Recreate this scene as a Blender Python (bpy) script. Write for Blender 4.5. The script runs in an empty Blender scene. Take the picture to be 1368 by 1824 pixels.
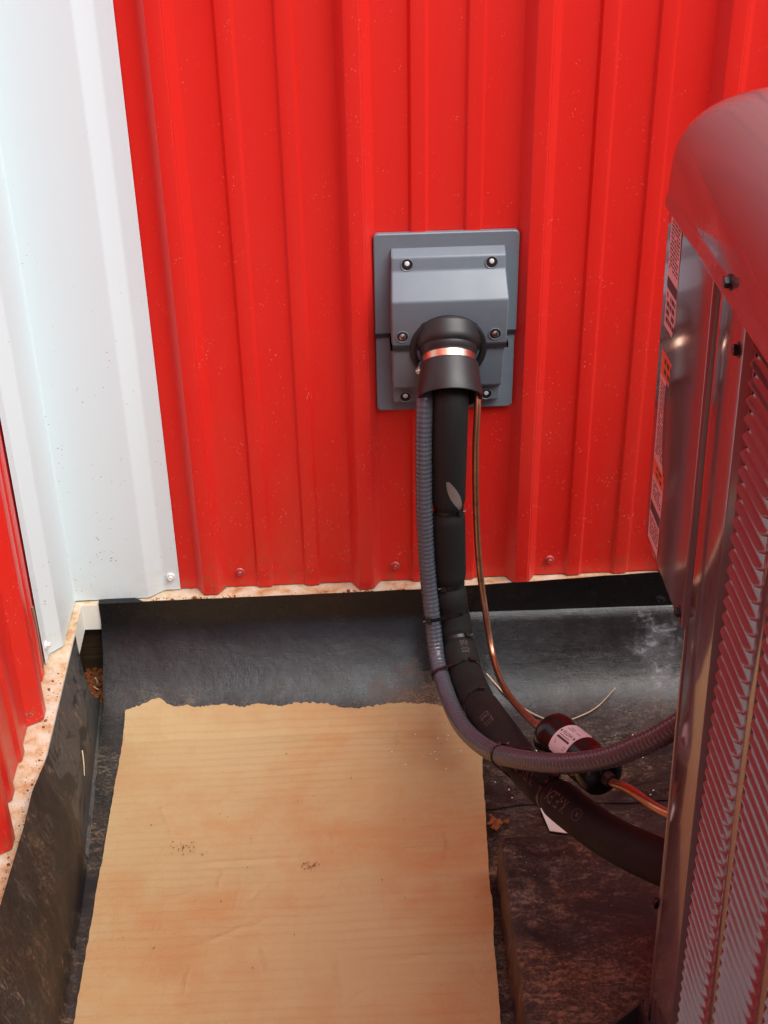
import bpy, bmesh, math, random
from mathutils import Vector, Matrix, noise
random.seed(7)
S = 0.001                                   # everything below is laid out in millimetres
scene = bpy.context.scene
col = scene.collection

# ------------------------------------------------------------------ camera
cd = bpy.data.cameras.new('camera'); cam = bpy.data.objects.new('camera', cd); col.objects.link(cam)
cd.sensor_fit = 'VERTICAL'; cd.sensor_height = 36.0; cd.lens = 49.27
cd.clip_start = 0.02; cd.clip_end = 500
cr_, cu_, cf_ = Vector((0.99890666, -0.04391995, -0.0160161)), Vector((0.03708204, 0.53577406, 0.84354673)), Vector((0.02846752, 0.84321836, -0.53681692))
cam.matrix_world = Matrix(((cr_.x, cu_.x, -cf_.x, .19956), (cr_.y, cu_.y, -cf_.y, -1.70125), (cr_.z, cu_.z, -cf_.z, 1.20347), (0, 0, 0, 1)))
scene.camera = cam

# ------------------------------------------------------------------ sky, sun, exposure
CLOUD = 4.0
SUN_EL, SUN_AZ = math.radians(55), math.radians(135)      # hazy sun veiled by bright cloud, high to the right behind the camera
w = bpy.data.worlds.new('World'); scene.world = w; w.use_nodes = True
nt = w.node_tree; bg = nt.nodes['Background']
sk = nt.nodes.new('ShaderNodeTexSky'); sk.sky_type = 'NISHITA'; sk.sun_disc = False
sk.sun_elevation = SUN_EL; sk.sun_rotation = SUN_AZ
sk.air_density = 0.8; sk.dust_density = 5.0; sk.ozone_density = 1.0
tc = nt.nodes.new('ShaderNodeTexCoord'); mpn = nt.nodes.new('ShaderNodeMapping'); mpn.inputs['Scale'].default_value = (1, 1, 2.2)
nz = nt.nodes.new('ShaderNodeTexNoise'); nz.inputs['Scale'].default_value = 2.3; nz.inputs['Detail'].default_value = 7; nz.inputs['Roughness'].default_value = .6
cr = nt.nodes.new('ShaderNodeValToRGB'); cr.color_ramp.elements[0].position = .38; cr.color_ramp.elements[0].color = (.08, .08, .08, 1); cr.color_ramp.elements[1].position = .66; cr.color_ramp.elements[1].color = (.75, .75, .75, 1)
mxc = nt.nodes.new('ShaderNodeMix'); mxc.data_type = 'RGBA'; mxc.inputs['B'].default_value = (CLOUD, CLOUD, CLOUD * 1.22, 1)
nt.links.new(tc.outputs['Generated'], mpn.inputs[0]); nt.links.new(mpn.outputs[0], nz.inputs['Vector']); nt.links.new(nz.outputs['Fac'], cr.inputs[0])
nt.links.new(cr.outputs[0], mxc.inputs['Factor']); nt.links.new(sk.outputs[0], mxc.inputs['A']); nt.links.new(mxc.outputs['Result'], bg.inputs[0]); bg.inputs[1].default_value = 0.09
sl = bpy.data.lights.new('sun', 'SUN'); sl.energy = 1.5; sl.angle = math.radians(55); sl.color = (.94, .98, 1)
so = bpy.data.objects.new('sun', sl); col.objects.link(so)
sd = Vector((math.sin(SUN_AZ) * math.cos(SUN_EL), math.cos(SUN_AZ) * math.cos(SUN_EL), math.sin(SUN_EL)))
so.rotation_euler = sd.to_track_quat('Z', 'Y').to_euler(); so.location = (4, -4, 8)
vs = scene.view_settings
vs.view_transform = 'Standard'; vs.look = 'None'; vs.gamma = 1; vs.use_curve_mapping = False
vs.exposure = 1.17
scene.render.engine = 'CYCLES'

# ------------------------------------------------------------------ materials
class NM:
    """small node-tree writer"""
    def __init__(s, name):
        s.m = bpy.data.materials.new(name); s.m.use_nodes = True
        s.t = s.m.node_tree; s.b = s.t.nodes['Principled BSDF']; s._co = None
    def n(s, kind, **kw):
        x = s.t.nodes.new(kind)
        for k, v in kw.items(): setattr(x, k, v)
        return x
    def put(s, sock, v):
        if isinstance(v, bpy.types.NodeSocket): s.t.links.new(v, sock)
        elif isinstance(v, tuple) and len(v) == 3 and sock.type == 'RGBA': sock.default_value = (*v, 1)
        else: sock.default_value = v
    def co(s):
        if s._co is None: s._co = s.n('ShaderNodeTexCoord').outputs['Object']
        return s._co
    def mp(s, scale=(1, 1, 1), loc=(0, 0, 0), rot=(0, 0, 0)):
        x = s.n('ShaderNodeMapping'); s.put(x.inputs['Vector'], s.co())
        x.inputs['Scale'].default_value = scale; x.inputs['Location'].default_value = loc; x.inputs['Rotation'].default_value = rot
        return x.outputs[0]
    def noise(s, scale=5, detail=4, rough=.55, vec=None, dist=0):
        x = s.n('ShaderNodeTexNoise'); s.put(x.inputs['Vector'], vec or s.co())
        x.inputs['Scale'].default_value = scale; x.inputs['Detail'].default_value = detail
        x.inputs['Roughness'].default_value = rough; x.inputs['Distortion'].default_value = dist
        return x.outputs['Fac']
    def voro(s, scale=50, vec=None, feature='F1'):
        x = s.n('ShaderNodeTexVoronoi'); x.feature = feature; s.put(x.inputs['Vector'], vec or s.co()); x.inputs['Scale'].default_value = scale
        return x.outputs['Distance']
    def ramp(s, fac, stops):
        x = s.n('ShaderNodeValToRGB'); s.put(x.inputs[0], fac); e = x.color_ramp.elements
        while len(e) < len(stops): e.new(.5)
        for i, (p, c) in enumerate(stops):
            e[i].position = p; e[i].color = (c, c, c, 1) if not isinstance(c, tuple) else (*c, 1)
        return x.outputs[0]
    def mr(s, v, a, b, c=0., d=1.):
        x = s.n('ShaderNodeMapRange'); s.put(x.inputs[0], v)
        for i, q in enumerate((a, b, c, d)): x.inputs[i + 1].default_value = q
        return x.outputs[0]
    def math(s, op, a, b=0.):
        x = s.n('ShaderNodeMath'); x.operation = op; s.put(x.inputs[0], a); s.put(x.inputs[1], b); return x.outputs[0]
    def mix(s, f, a, b, bt='MIX'):
        x = s.n('ShaderNodeMix'); x.data_type = 'RGBA'; x.blend_type = bt
        s.put(x.inputs['Factor'], f); s.put(x.inputs['A'], a); s.put(x.inputs['B'], b); return x.outputs['Result']
    def sep(s, axis, vec=None):
        x = s.n('ShaderNodeSeparateXYZ'); s.put(x.inputs[0], vec or s.co()); return x.outputs[axis]
    def bump(s, h, strength=.3, dist=.001, prev=None):
        x = s.n('ShaderNodeBump'); s.put(x.inputs['Height'], h); x.inputs['Strength'].default_value = strength; x.inputs['Distance'].default_value = dist
        if prev is not None: s.put(x.inputs['Normal'], prev)
        return x.outputs[0]
    def fin(s, color, rough=.5, metal=0., normal=None, spec=None, coat=None, sheen=None):
        s.put(s.b.inputs['Base Color'], color); s.put(s.b.inputs['Roughness'], rough); s.put(s.b.inputs['Metallic'], metal)
        if normal is not None: s.put(s.b.inputs['Normal'], normal)
        if spec is not None: s.put(s.b.inputs['Specular IOR Level'], spec)
        if coat is not None: s.b.inputs['Coat Weight'].default_value = coat; s.b.inputs['Coat Roughness'].default_value = .08
        return s.m

def plain(name, c, r=.5, metal=0., spec=None, coat=None, bumpy=0.):
    k = NM(name)
    f = k.noise(60, 3)
    cc = k.mix(k.mr(f, .3, .7, 0, .25), c, tuple(min(1, v * 1.25 + .004) for v in c))
    nn = k.bump(k.noise(900, 2), .25, .0004 * bumpy) if bumpy else None
    return k.fin(cc, k.mr(k.noise(25, 3), .3, .7, r * .9, min(1, r * 1.12)), metal, nn, spec, coat)

def painted_red():
    k = NM('red_paint'); z = k.sep('Z')
    low = k.mr(z, 0., .75, 1., 0.)
    sp = k.voro(230, k.mp((1, 1, .6)))
    size = k.noise(23, 3)
    thr = k.math('MULTIPLY', k.mr(size, .36, .7, .04, .27), k.mr(z, 0, 1.2, 1., .4))
    dots = k.mr(k.math('SUBTRACT', thr, sp), .0, .05, 0, .62)
    base = k.mix(k.noise(3, 3), (.63, .017, .012), (.69, .021, .014))
    haze = k.math('MULTIPLY', k.mr(k.noise(14, 6, .65, k.mp((1, 1, .35))), .42, .78, 0, .22), low)
    c = k.mix(haze, base, (.50, .12, .07))
    c = k.mix(dots, c, (.68, .22, .18))
    splash = k.math('MULTIPLY', k.mr(k.noise(70, 4, .6), .55, .65, 0, .6), k.mr(z, 0, .08, 1, 0))
    c = k.mix(splash, c, (.33, .085, .03))
    return k.fin(c, k.mr(k.noise(9, 3), .3, .7, .32, .37), 0, None, .42)

def painted_white():
    k = NM('white_paint'); z = k.sep('Z')
    sp = k.voro(95, k.mp((1, 1, 1.7)))
    thr = k.math('MULTIPLY', k.mr(k.noise(31, 2), .40, .70, .02, .2), k.mr(z, .05, .8, 1., .3))
    dots = k.mr(k.math('SUBTRACT', thr, sp), .0, .03, 0, .75)
    stain = k.math('MULTIPLY', k.mr(k.noise(28, 5, .6), .45, .8, 0, .5), k.mr(z, -.03, .09, 1, 0))
    c = k.mix(stain, (.65, .735, .745), (.52, .36, .2))
    c = k.mix(dots, c, (.24, .17, .10))
    return k.fin(c, .32, 0, k.bump(k.noise(5, 2, .5, k.mp((1, 1, .3))), .15, .003), .4)

def dusty_ledge():
    k = NM('dusty_trim')
    d = k.noise(38, 6, .68)
    c = k.ramp(d, [(.38, (.62, .56, .45)), (.52, (.58, .43, .27)), (.64, (.46, .24, .105)), (.8, (.26, .10, .04))])
    f = k.mr(k.noise(420, 2), .62, .74, 0, .55)
    c = k.mix(f, c, (.22, .085, .035))
    nz = k.n('ShaderNodeNewGeometry').outputs['Normal']
    up = k.mr(k.sep('Z', nz), .2, .7)
    c = k.mix(up, (.74, .72, .64), c)
    return k.fin(c, .75, 0, k.bump(d, .5, .002), .3)

def rubber(name, dust=.5, sheen=.36, tint=(.006, .006, .0065), weave=1., spec=.42, marks=False):
    k = NM(name)
    lines = k.noise(60, 2, .5, k.mp((.35, 18, 18)))
    lines2 = k.noise(60, 2, .5, k.mp((18, .7, 1.)))
    b = k.bump(lines, .16 * weave, .0011); b = k.bump(lines2, .10 * weave, .001, b)
    b = k.bump(k.noise(16, 4, .6), .28, .005, b)
    b = k.bump(k.noise(1200, 2), .25, .0005, b)
    z = k.sep('Z')
    lo = k.mr(z, -.105, -.145, .05, 1.) if name == 'black_rubber' else k.mr(z, -5., 5., 1., 1.)
    big = k.mr(k.noise(7, 6, .66, k.mp((1, 1.4, 1)), .6), .36, .62, 0, 1)
    scratch = k.mr(k.noise(30, 7, .72, k.mp((1, 2.6, 1), rot=(0, 0, .5)), 1.2), .50, .66, 0, 1)
    fine = k.mr(k.noise(260, 3, .7), .42, .68, 0, 1)
    d = k.math('MULTIPLY', k.math('MULTIPLY', big, k.math('ADD', k.math('MULTIPLY', scratch, .75), .18)), k.math('ADD', fine, .25))
    d = k.math('MULTIPLY', k.math('MULTIPLY', d, lo), dust * 2.6)
    if name == 'black_rubber':
        def spot(c0, r0, r1, sc):
            q = k.n('ShaderNodeVectorMath'); q.operation = 'DISTANCE'; k.put(q.inputs[0], k.mp(sc)); q.inputs[1].default_value = tuple(a * b for a, b in zip(c0, sc))
            return k.mr(k.math('ADD', q.outputs['Value'], k.mr(k.noise(45, 5, .7), .3, .7, -.03, .03)), r0, r1, 0., 1.)
        soil = spot((.30, -.135, -.135), .075, .03, (.8, 1.3, .4)); d = k.math('MAXIMUM', d, k.math('MULTIPLY', soil, k.mr(fine, .2, .7, .35, 1.)))
        bloom = k.math('MULTIPLY', spot((.655, -.085, -.10), .05, .02, (1.3, .9, .6)), k.mr(scratch, 0, .6, .15, .6))
    dc = k.mix(k.mr(k.noise(11, 3), .4, .62), (.25, .15, .08), (.18, .15, .11))
    film = k.math('MULTIPLY', k.mr(k.noise(9, 5, .6), .38, .7, .0, .03), dust)
    c = k.mix(film, tint, (.13, .10, .085))
    c = k.mix(d, c, dc)
    if name == 'black_rubber': c = k.mix(bloom, c, (.30, .31, .33))
    spk = k.mr(k.math('SUBTRACT', k.mr(k.noise(35, 2), .5, .75, 0, .12), k.voro(110)), 0, .02, 0, .8)
    c = k.mix(k.math('MULTIPLY', spk, lo), c, (.42, .26, .17))
    r = k.math('ADD', k.mr(k.noise(20, 5), .3, .7, sheen - .05, sheen + .09), k.math('MULTIPLY', d, .5))
    if marks:
        q = k.mr(k.noise(17, 5, .7, k.mp((1.6, .6, 1)), 1.5), .52, .58, 0, .85); c = k.mix(q, c, (.012, .012, .012))
    return k.fin(c, r, 0, b, spec)

def cardboard():
    k = NM('cardboard'); v = k.co()
    warp = k.noise(5, 3)
    y = k.math('ADD', k.sep('Y'), k.math('MULTIPLY', warp, .012))
    comb = k.n('ShaderNodeCombineXYZ'); k.put(comb.inputs[1], y); k.put(comb.inputs[0], k.math('MULTIPLY', k.sep('X'), .045))
    fn = k.noise(150, 4, .62, comb.outputs[0])
    ph = k.math('ADD', k.math('MULTIPLY', k.sep('Y'), 455.), k.math('ADD', k.math('MULTIPLY', k.noise(3.2, 3, .5), 9.), k.math('MULTIPLY', k.noise(26, 2), 1.6)))
    sn = k.math('POWER', k.mr(k.math('SINE', ph), -1, 1), 3.)
    vis = k.mr(k.noise(6, 4, .65, k.mp((.5, 1.5, 1), (.3, .1, 0))), .36, .66, .08, 1)
    fl = k.math('SUBTRACT', k.math('ADD', .48, k.math('MULTIPLY', fn, .08)), k.math('MULTIPLY', k.math('MULTIPLY', sn, vis), .30))
    fine = k.noise(700, 3, .7, k.mp((.25, 1, 1)))
    blot = k.noise(5.2, 5, .62, k.mp(loc=(.9, .3, 0)), .3)
    c = k.mix(k.mr(k.noise(2.2, 3), .35, .65), (.455, .315, .148), (.50, .355, .178))
    stain = k.math('MULTIPLY', k.mr(blot, .52, .72, 0, .9), k.mr(k.noise(18, 5, .6, k.mp((.6, 2, 1))), .35, .65, .25, 1.))
    c = k.mix(k.math('MULTIPLY', stain, .9), c, (.46, .175, .05))
    st2 = k.mr(k.noise(6.5, 5, .65, k.mp(loc=(3.1, 1.7, 0))), .46, .68, 0, .5)
    c = k.mix(st2, c, (.42, .20, .075))
    c = k.mix(k.mr(fl, .18, .50, .24, 0.), c, (.30, .15, .06))
    c = k.mix(k.mr(fine, .4, .75, 0, .14), c, (.66, .47, .28))
    sp = k.mr(k.math('SUBTRACT', k.mr(k.noise(22, 2), .52, .78, 0, .13), k.voro(85)), 0, .02, 0, .85)
    c = k.mix(sp, c, (.22, .07, .03))
    b = k.bump(fl, .35, .002); b = k.bump(fine, .3, .0006, b)
    cre = k.noise(7, 5, .6, k.mp((3.2, .5, 1), rot=(0, 0, .25)), .5)
    b = k.bump(k.mr(k.math('ABSOLUTE', k.math('SUBTRACT', cre, .5)), 0, .016, 1, 0), .2, .0018, b)
    return k.fin(c, .82, 0, b, .25)

def dirt(name='red_dirt', tint=1., cs=None):
    k = NM(name)
    cs = cs or ((.13 * tint, .036 * tint, .012 * tint), (.28 * tint, .095 * tint, .035 * tint), (.40 * tint, .17 * tint, .075 * tint))
    c = k.ramp(k.noise(24, 8, .7), [(.3, cs[0]), (.55, cs[1]), (.75, cs[2])])
    0 and k.ramp(k.noise(24, 8, .7), [(.3, (.13 * tint, .036 * tint, .012 * tint)), (.55, (.28 * tint, .095 * tint, .035 * tint)), (.75, (.40 * tint, .17 * tint, .075 * tint))])
    return k.fin(c, .95, 0, k.bump(k.noise(60, 8, .7), .9, .01), .15)

def wood_board():
    k = NM('weathered_board')
    g = k.noise(26, 5, .6, k.mp((.25, 6, 6)), .8)
    return k.fin(k.ramp(g, [(.3, (.016, .009, .005)), (.55, (.06, .035, .018)), (.75, (.10, .062, .033))]), .8, 0, k.bump(g, .5, .002), .2)

def taupe_paint(name='taupe_paint', grey_patch=False):
    k = NM(name)
    c = k.mix(k.noise(9, 3), (.148, .138, .144), (.17, .157, .165))
    spk = k.mr(k.math('SUBTRACT', .045, k.voro(60)), 0, .02, 0, .5)
    c = k.mix(spk, c, (.33, .19, .13))
    if grey_patch:  # small ragged grey patch in the top cover's colour, just above the lip
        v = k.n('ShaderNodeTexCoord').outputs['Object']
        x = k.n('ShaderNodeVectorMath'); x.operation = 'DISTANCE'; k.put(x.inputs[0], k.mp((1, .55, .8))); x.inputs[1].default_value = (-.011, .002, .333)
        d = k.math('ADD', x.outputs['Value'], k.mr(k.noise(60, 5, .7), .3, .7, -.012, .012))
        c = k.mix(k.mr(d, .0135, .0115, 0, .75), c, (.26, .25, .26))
    b = k.bump(k.noise(160, 2), .012, .0006)
    return k.fin(c, k.mr(k.noise(20, 3), .3, .7, .10, .15), 0, b, .9, .5)

M = {
 'red': painted_red(), 'white': painted_white(), 'ledge': dusty_ledge(),
 'rubber': rubber('black_rubber', .6, .25), 'rubber_side': rubber('grey_black_rubber', .42, .5, (.045, .046, .044), .6, .5, True), 'rubber_patch': rubber('dull_rubber', .5, .5, (.010, .009, .009), .5, .4),
 'pad': rubber('pad_plastic', 1.25, .42, (.010, .010, .010), .15, .35),
 'soil': dirt('dry_soil', 1, ((.10, .085, .055), (.17, .14, .09), (.24, .20, .14))), 'card': cardboard(), 'dirt': dirt(), 'clod': dirt('clod_dirt', 1.15), 'board': wood_board(),
 'taupe': taupe_paint(), 'taupe_cap': taupe_paint('taupe_paint_patch', True),
 'grey_plastic': plain('grey_plastic', (.14, .176, .205), .36, bumpy=.5),
 'black_rubber_part': plain('moulded_rubber', (.016, .015, .016), .42, bumpy=.4),
 'foam': plain('black_foam', (.011, .0115, .011), .68, bumpy=1.4, spec=.3),
 'scraped': plain('scraped_foam', (.16, .135, .115), .75, bumpy=1),
 'pvc': plain('grey_conduit', (.078, .085, .102), .18, spec=.55),
 'pvc_dark': plain('conduit_groove', (.05, .045, .055), .4),
 'tie': plain('black_nylon', (.008, .008, .008), .28),
 'steel': plain('zinc_steel', (.62, .61, .60), .28, 1.),
 'band': plain('polished_band', (.80, .52, .38), .26, 1.),
 'screw_red': plain('red_screw', (.40, .055, .05), .32), 'screw_white': plain('white_screw', (.74, .74, .72), .3), 'washer': plain('clear_washer', (.42, .10, .09), .35),
 'plug': plain('pale_plug', (.62, .63, .64), .4), 'dark': plain('dark_void', (.006, .006, .006), .6),
 'black_screw': plain('black_screw', (.01, .01, .01), .3), 'drier': plain('black_enamel', (.007, .006, .006), .2, spec=.35),
 'label': plain('label_paper', (.64, .70, .72), .45), 'lab_pink': plain('label_film', (.74, .66, .68), .3), 'orange': plain('orange_print', (.72, .16, .03), .4), 'ink': plain('dark_print', (.045, .035, .04), .5), 'ink_soft': plain('grey_print', (.23, .18, .20), .5),
 'print': plain('faint_print', (.10, .078, .062), .6), 'straw': plain('dry_straw', (.58, .45, .28), .7), 'twig': plain('twig_bark', (.24, .14, .09), .85, bumpy=2), 'paper': plain('white_scrap', (.70, .64, .58), .7),
 'brass': plain('brass', (.55, .36, .12), .35, 1.), 'bracket': plain('dark_bracket', (.02, .017, .016), .45),
}
def copper():
    k = NM('copper')
    f = k.noise(22, 4, .6)
    c = k.mix(k.mr(f, .38, .65), (.72, .40, .24), (.50, .24, .14))
    c = k.mix(k.mr(k.noise(120, 3), .6, .75, 0, .6), c, (.12, .05, .035))
    return k.fin(c, k.mr(f, .3, .7, .26, .42), .95)
M['copper'] = copper()

# ------------------------------------------------------------------ mesh helpers
class MB:
    def __init__(s): s.v = []; s.f = []
    def add(s, vs, fs):
        o = len(s.v); s.v += [tuple(p) for p in vs]; s.f += [tuple(i + o for i in f) for f in fs]
    def box(s, x0, x1, y0, y1, z0, z1):
        s.add([(x0, y0, z0), (x1, y0, z0), (x1, y1, z0), (x0, y1, z0), (x0, y0, z1), (x1, y0, z1), (x1, y1, z1), (x0, y1, z1)],
              [(0, 3, 2, 1), (4, 5, 6, 7), (0, 1, 5, 4), (1, 2, 6, 5), (2, 3, 7, 6), (3, 0, 4, 7)])
    def grid(s, P):                                     # P[i][j] points
        n, m = len(P), len(P[0])
        s.add([p for r in P for p in r], [(i * m + j, i * m + j + 1, (i + 1) * m + j + 1, (i + 1) * m + j) for i in range(n - 1) for j in range(m - 1)])
    def prism(s, poly, axis_fn, a, b):                  # closed polygon swept between a and b
        n = len(poly)
        s.add([axis_fn(p, a) for p in poly] + [axis_fn(p, b) for p in poly],
              [(i, (i + 1) % n, (i + 1) % n + n, i + n) for i in range(n)] + [tuple(range(n))[::-1], tuple(range(n, 2 * n))])
    def tube(s, path, rad, n=16, cap=True):
        fr = frames(path); rings = []
        for i, (p, t, a, b) in enumerate(fr):
            rr = rad(i) if callable(rad) else rad
            rings.append([p + (a * math.cos(2 * math.pi * k / n) + b * math.sin(2 * math.pi * k / n)) * rr for k in range(n)])
        m = len(rings)
        fs = [(i * n + k, i * n + (k + 1) % n, (i + 1) * n + (k + 1) % n, (i + 1) * n + k) for i in range(m - 1) for k in range(n)]
        if cap: fs += [tuple(range(n))[::-1], tuple((m - 1) * n + k for k in range(n))]
        s.add([q for r in rings for q in r], fs)
    def lathe(s, o, d, prof, n=24, ref=None):           # prof: (along, radius)
        o = Vector(o); d = Vector(d).normalized(); a = d.orthogonal().normalized() if ref is None else (Vector(ref) - d * d.dot(Vector(ref))).normalized(); b = d.cross(a)
        rings = [[o + d * h + (a * math.cos(2 * math.pi * k / n) + b * math.sin(2 * math.pi * k / n)) * max(r, .01) for k in range(n)] for h, r in prof]
        m = len(rings)
        s.add([q for r in rings for q in r], [(i * n + k, i * n + (k + 1) % n, (i + 1) * n + (k + 1) % n, (i + 1) * n + k) for i in range(m - 1) for k in range(n)])
    def blob(s, c, r, sq=.7, n=None):
        ico = ICO; R = Matrix.Rotation(random.random() * 6, 3, Vector((random.random() - .5, random.random() - .5, random.random() - .5)).normalized())
        c = Vector(c); s.add([c + Vector(((R @ (v * (r * random.uniform(.65, 1.25)))).x, (R @ v).y * r * random.uniform(.7, 1.2), (R @ v).z * r * sq)) for v in ICO[0]], ICO[1])
    def obj(s, name, mat, parent=None, smooth=None, local=False):
        me = bpy.data.meshes.new(name); me.from_pydata([(x * S, y * S, z * S) for x, y, z in s.v], [], s.f)
        me.update()
        bm = bmesh.new(); bm.from_mesh(me); bmesh.ops.recalc_face_normals(bm, faces=bm.faces); bm.to_mesh(me); bm.free()
        me.materials.append(M[mat] if isinstance(mat, str) else mat)
        if smooth is not None:
            for p in me.polygons: p.use_smooth = True
            me.set_sharp_from_angle(angle=math.radians(smooth))
        o = bpy.data.objects.new(name, me); col.objects.link(o)
        if parent is not None:
            o.parent = parent
            if not local: o.matrix_parent_inverse = parent_matrix(parent).inverted()
        return o
def parent_matrix(o):
    m = o.matrix_basis.copy()
    while o.parent: m = o.parent.matrix_basis @ o.matrix_parent_inverse @ m if False else (parent_matrix(o.parent) @ o.matrix_parent_inverse @ o.matrix_basis); break
    return m
_b = bmesh.new(); bmesh.ops.create_icosphere(_b, subdivisions=1, radius=1)
ICO = ([v.co.copy() for v in _b.verts], [tuple(v.index for v in f.verts) for f in _b.faces]); _b.free()

def frames(path):
    path = [Vector(p) for p in path]; out = []; a = None
    for i, p in enumerate(path):
        t = (path[min(i + 1, len(path) - 1)] - path[max(i - 1, 0)]).normalized()
        if a is None: a = (Vector((0, -1, .3)) - t * t.dot(Vector((0, -1, .3)))).normalized()
        else: a = (a - t * t.dot(a)).normalized()
        out.append((p, t, a, t.cross(a)))
    return out
def spline(P, n=12):
    P = [Vector(p) for p in P]; Q = [P[0] * 2 - P[1]] + P + [P[-1] * 2 - P[-2]]; o = []
    for i in range(1, len(Q) - 2):
        a, b, c, d = Q[i - 1:i + 3]
        for k in range(n):
            t = k / n
            o.append(.5 * ((2 * b) + (c - a) * t + (2 * a - 5 * b + 4 * c - d) * t * t + (3 * b - a - 3 * c + d) * t ** 3))
    o.append(P[-1]); return o
def resample(path, step):
    L = [0]
    for a, b in zip(path, path[1:]): L.append(L[-1] + (b - a).length)
    n = max(2, int(L[-1] / step)); out = []; j = 0
    for i in range(n + 1):
        s = L[-1] * i / n
        while j < len(L) - 2 and L[j + 1] < s: j += 1
        out.append(path[j].lerp(path[j + 1], (s - L[j]) / max(1e-9, L[j + 1] - L[j])))
    return out
def tag(o, label=None, cat=None, group=None, kind=None):
    for k, v in (('label', label), ('category', cat), ('group', group), ('kind', kind)):
        if v: o[k] = v
    return o
def thing(name, loc, label, cat, group=None, rot=None):
    o = bpy.data.objects.new(name, None); col.objects.link(o); o.location = Vector(loc) * S; o.empty_display_size = .05
    if rot is not None: o.matrix_basis = Matrix.Translation(Vector(loc) * S) @ rot.to_4x4()
    return tag(o, label, cat, group)
def N1(x, y, z=0): return noise.noise(Vector((x, y, z)))
def copy_of(o, parent, m):
    c = o.copy(); col.objects.link(c); c.parent = parent; c.matrix_parent_inverse = o.matrix_parent_inverse.copy(); c.matrix_basis = m @ o.matrix_basis; return c

# ------------------------------------------------------------------ ground
g = MB(); R_ = 200000
g.add([(-R_, -R_, -160), (R_, -R_, -160), (R_, R_, -160), (-R_, R_, -160)], [(0, 1, 2, 3)])
tag(g.obj('ground', 'soil'), kind='structure')

# ------------------------------------------------------------------ ribbed steel walls
PITCH, RIB = 228.6, 19.0
def fillet(pts, r=2.2, k=3):
    out = [pts[0]]
    for a, b, c in zip(pts, pts[1:], pts[2:]):
        a, b, c = (Vector((*q, 0)) for q in (a, b, c)); u = (a - b).normalized(); v = (c - b).normalized()
        rr = min(r, (a - b).length * .4, (c - b).length * .4)
        for i in range(k):
            t = i / (k - 1); p = (b + u * rr).lerp(b, t).lerp(b.lerp(b + v * rr, t), t); out.append((p.x, p.y))
    out.append(pts[-1]); return out
def sheet_profile(i0, n, lap):
    """(along, out) points of one sheet that covers n pitches from rib i0; the lapping rib rides on the sheet below"""
    pts = []; o = .9 if lap else 0
    for i in range(i0, i0 + n + 1):
        c = i * PITCH; q = .9 if (i == i0 and lap) else 0
        if i == i0: pts += [(c - 19, 5 + q)] if lap else [(c - 60, 0), (c - 22, 0)]
        else: pts.append((c - 22, 0))
        pts += [(c - 9.5, RIB + q), (c + 8.5, RIB + q), (c + 10.2, RIB - 1.6 + q), (c + 11.2, RIB - 1.4 + q), (c + 22, 0)]
        if i < i0 + n:
            for f in (79, 149): pts += [(c + f - 12.5, 0), (c + f - 9, 4.6), (c + f + 9, 4.6), (c + f + 12.5, 0)]
        elif i == i0 + n: pass
    return fillet(pts, 1.3)
def wall_sheet(parent, prof, tf, height, name='wall_panel'):      # one lapped steel sheet
    m = MB(); zs = [0, 25, 60, 120, 200, 300, 450, 600, 800, 1000, 1400, 2000, height]
    P = [[tf(a, d, z) for a, d in prof] for z in zs]
    m.grid(P)
    m.grid([[tf(a, d, 0) for a, d in prof], [tf(a, d - 1.2, 0) for a, d in prof]])      # the sheet's lower edge
    return m.obj(name, 'red', parent, smooth=22)

def hex_screw(parent, pos, nrm, mat, wash='washer', name='screw', head=3.9, wr=6.6):
    p = Vector(pos); nrm = Vector(nrm)
    m = MB(); m.lathe(p + nrm * 2.2, nrm, [(0, 0), (0, head + 1.6), (1, head + 1.5), (1.2, head + .2)], 20); m.lathe(p + nrm * 3.2, nrm, [(0, head), (3.6, head * .98), (4.3, head * .78), (4.0, head * .5), (3.6, 0)], 6)
    o = m.obj(name, mat, parent, smooth=30)
    k = MB(); k.lathe(p, nrm, [(0, wr), (1.2, wr), (2.2, wr * .86), (2.3, 0)], 20); k.obj('washer', wash, o, smooth=30)
    return o

WH = 3200
bw = thing('steel_wall', (900, 0, 0), 'red ribbed steel wall facing the camera, behind the grey wall outlet', 'wall')
tfb = lambda a, d, z: (a, -d, z)
nA = [(-58, 0)] + [p for p in sheet_profile(-1, 2, False) if -40 < p[0] <= 228.6 + 23]
wall_sheet(bw, nA, tfb, WH)
for i0, n in ((1, 4), (5, 4), (9, 4)):
    wall_sheet(bw, sheet_profile(i0, n, True), tfb, WH)
lw = thing('steel_wall', (-220, -1300, 0), 'red ribbed steel wall running along the left edge of the photo, seen nearly edge on', 'wall')
Y0L = -274.0      # a rib of the left wall sits here
LX = -221.0
tfl = lambda a, d, z: (LX + d, Y0L - a, z)
wall_sheet(lw, [p for p in sheet_profile(-1, 3, False) if p[0] > -160], tfl, WH)
for i0, n in ((2, 4), (6, 4)): wall_sheet(lw, sheet_profile(i0, n, True), tfl, WH)
# solid wall body behind the sheets so the building blocks the sun
m = MB(); m.box(-420, 2995, 6, 160, -44, WH); m.obj('wall_core', 'board', bw)
m = MB(); m.box(-420, LX - 6, -2610, 3, -44, WH); m.obj('wall_core', 'board', lw)
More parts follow.
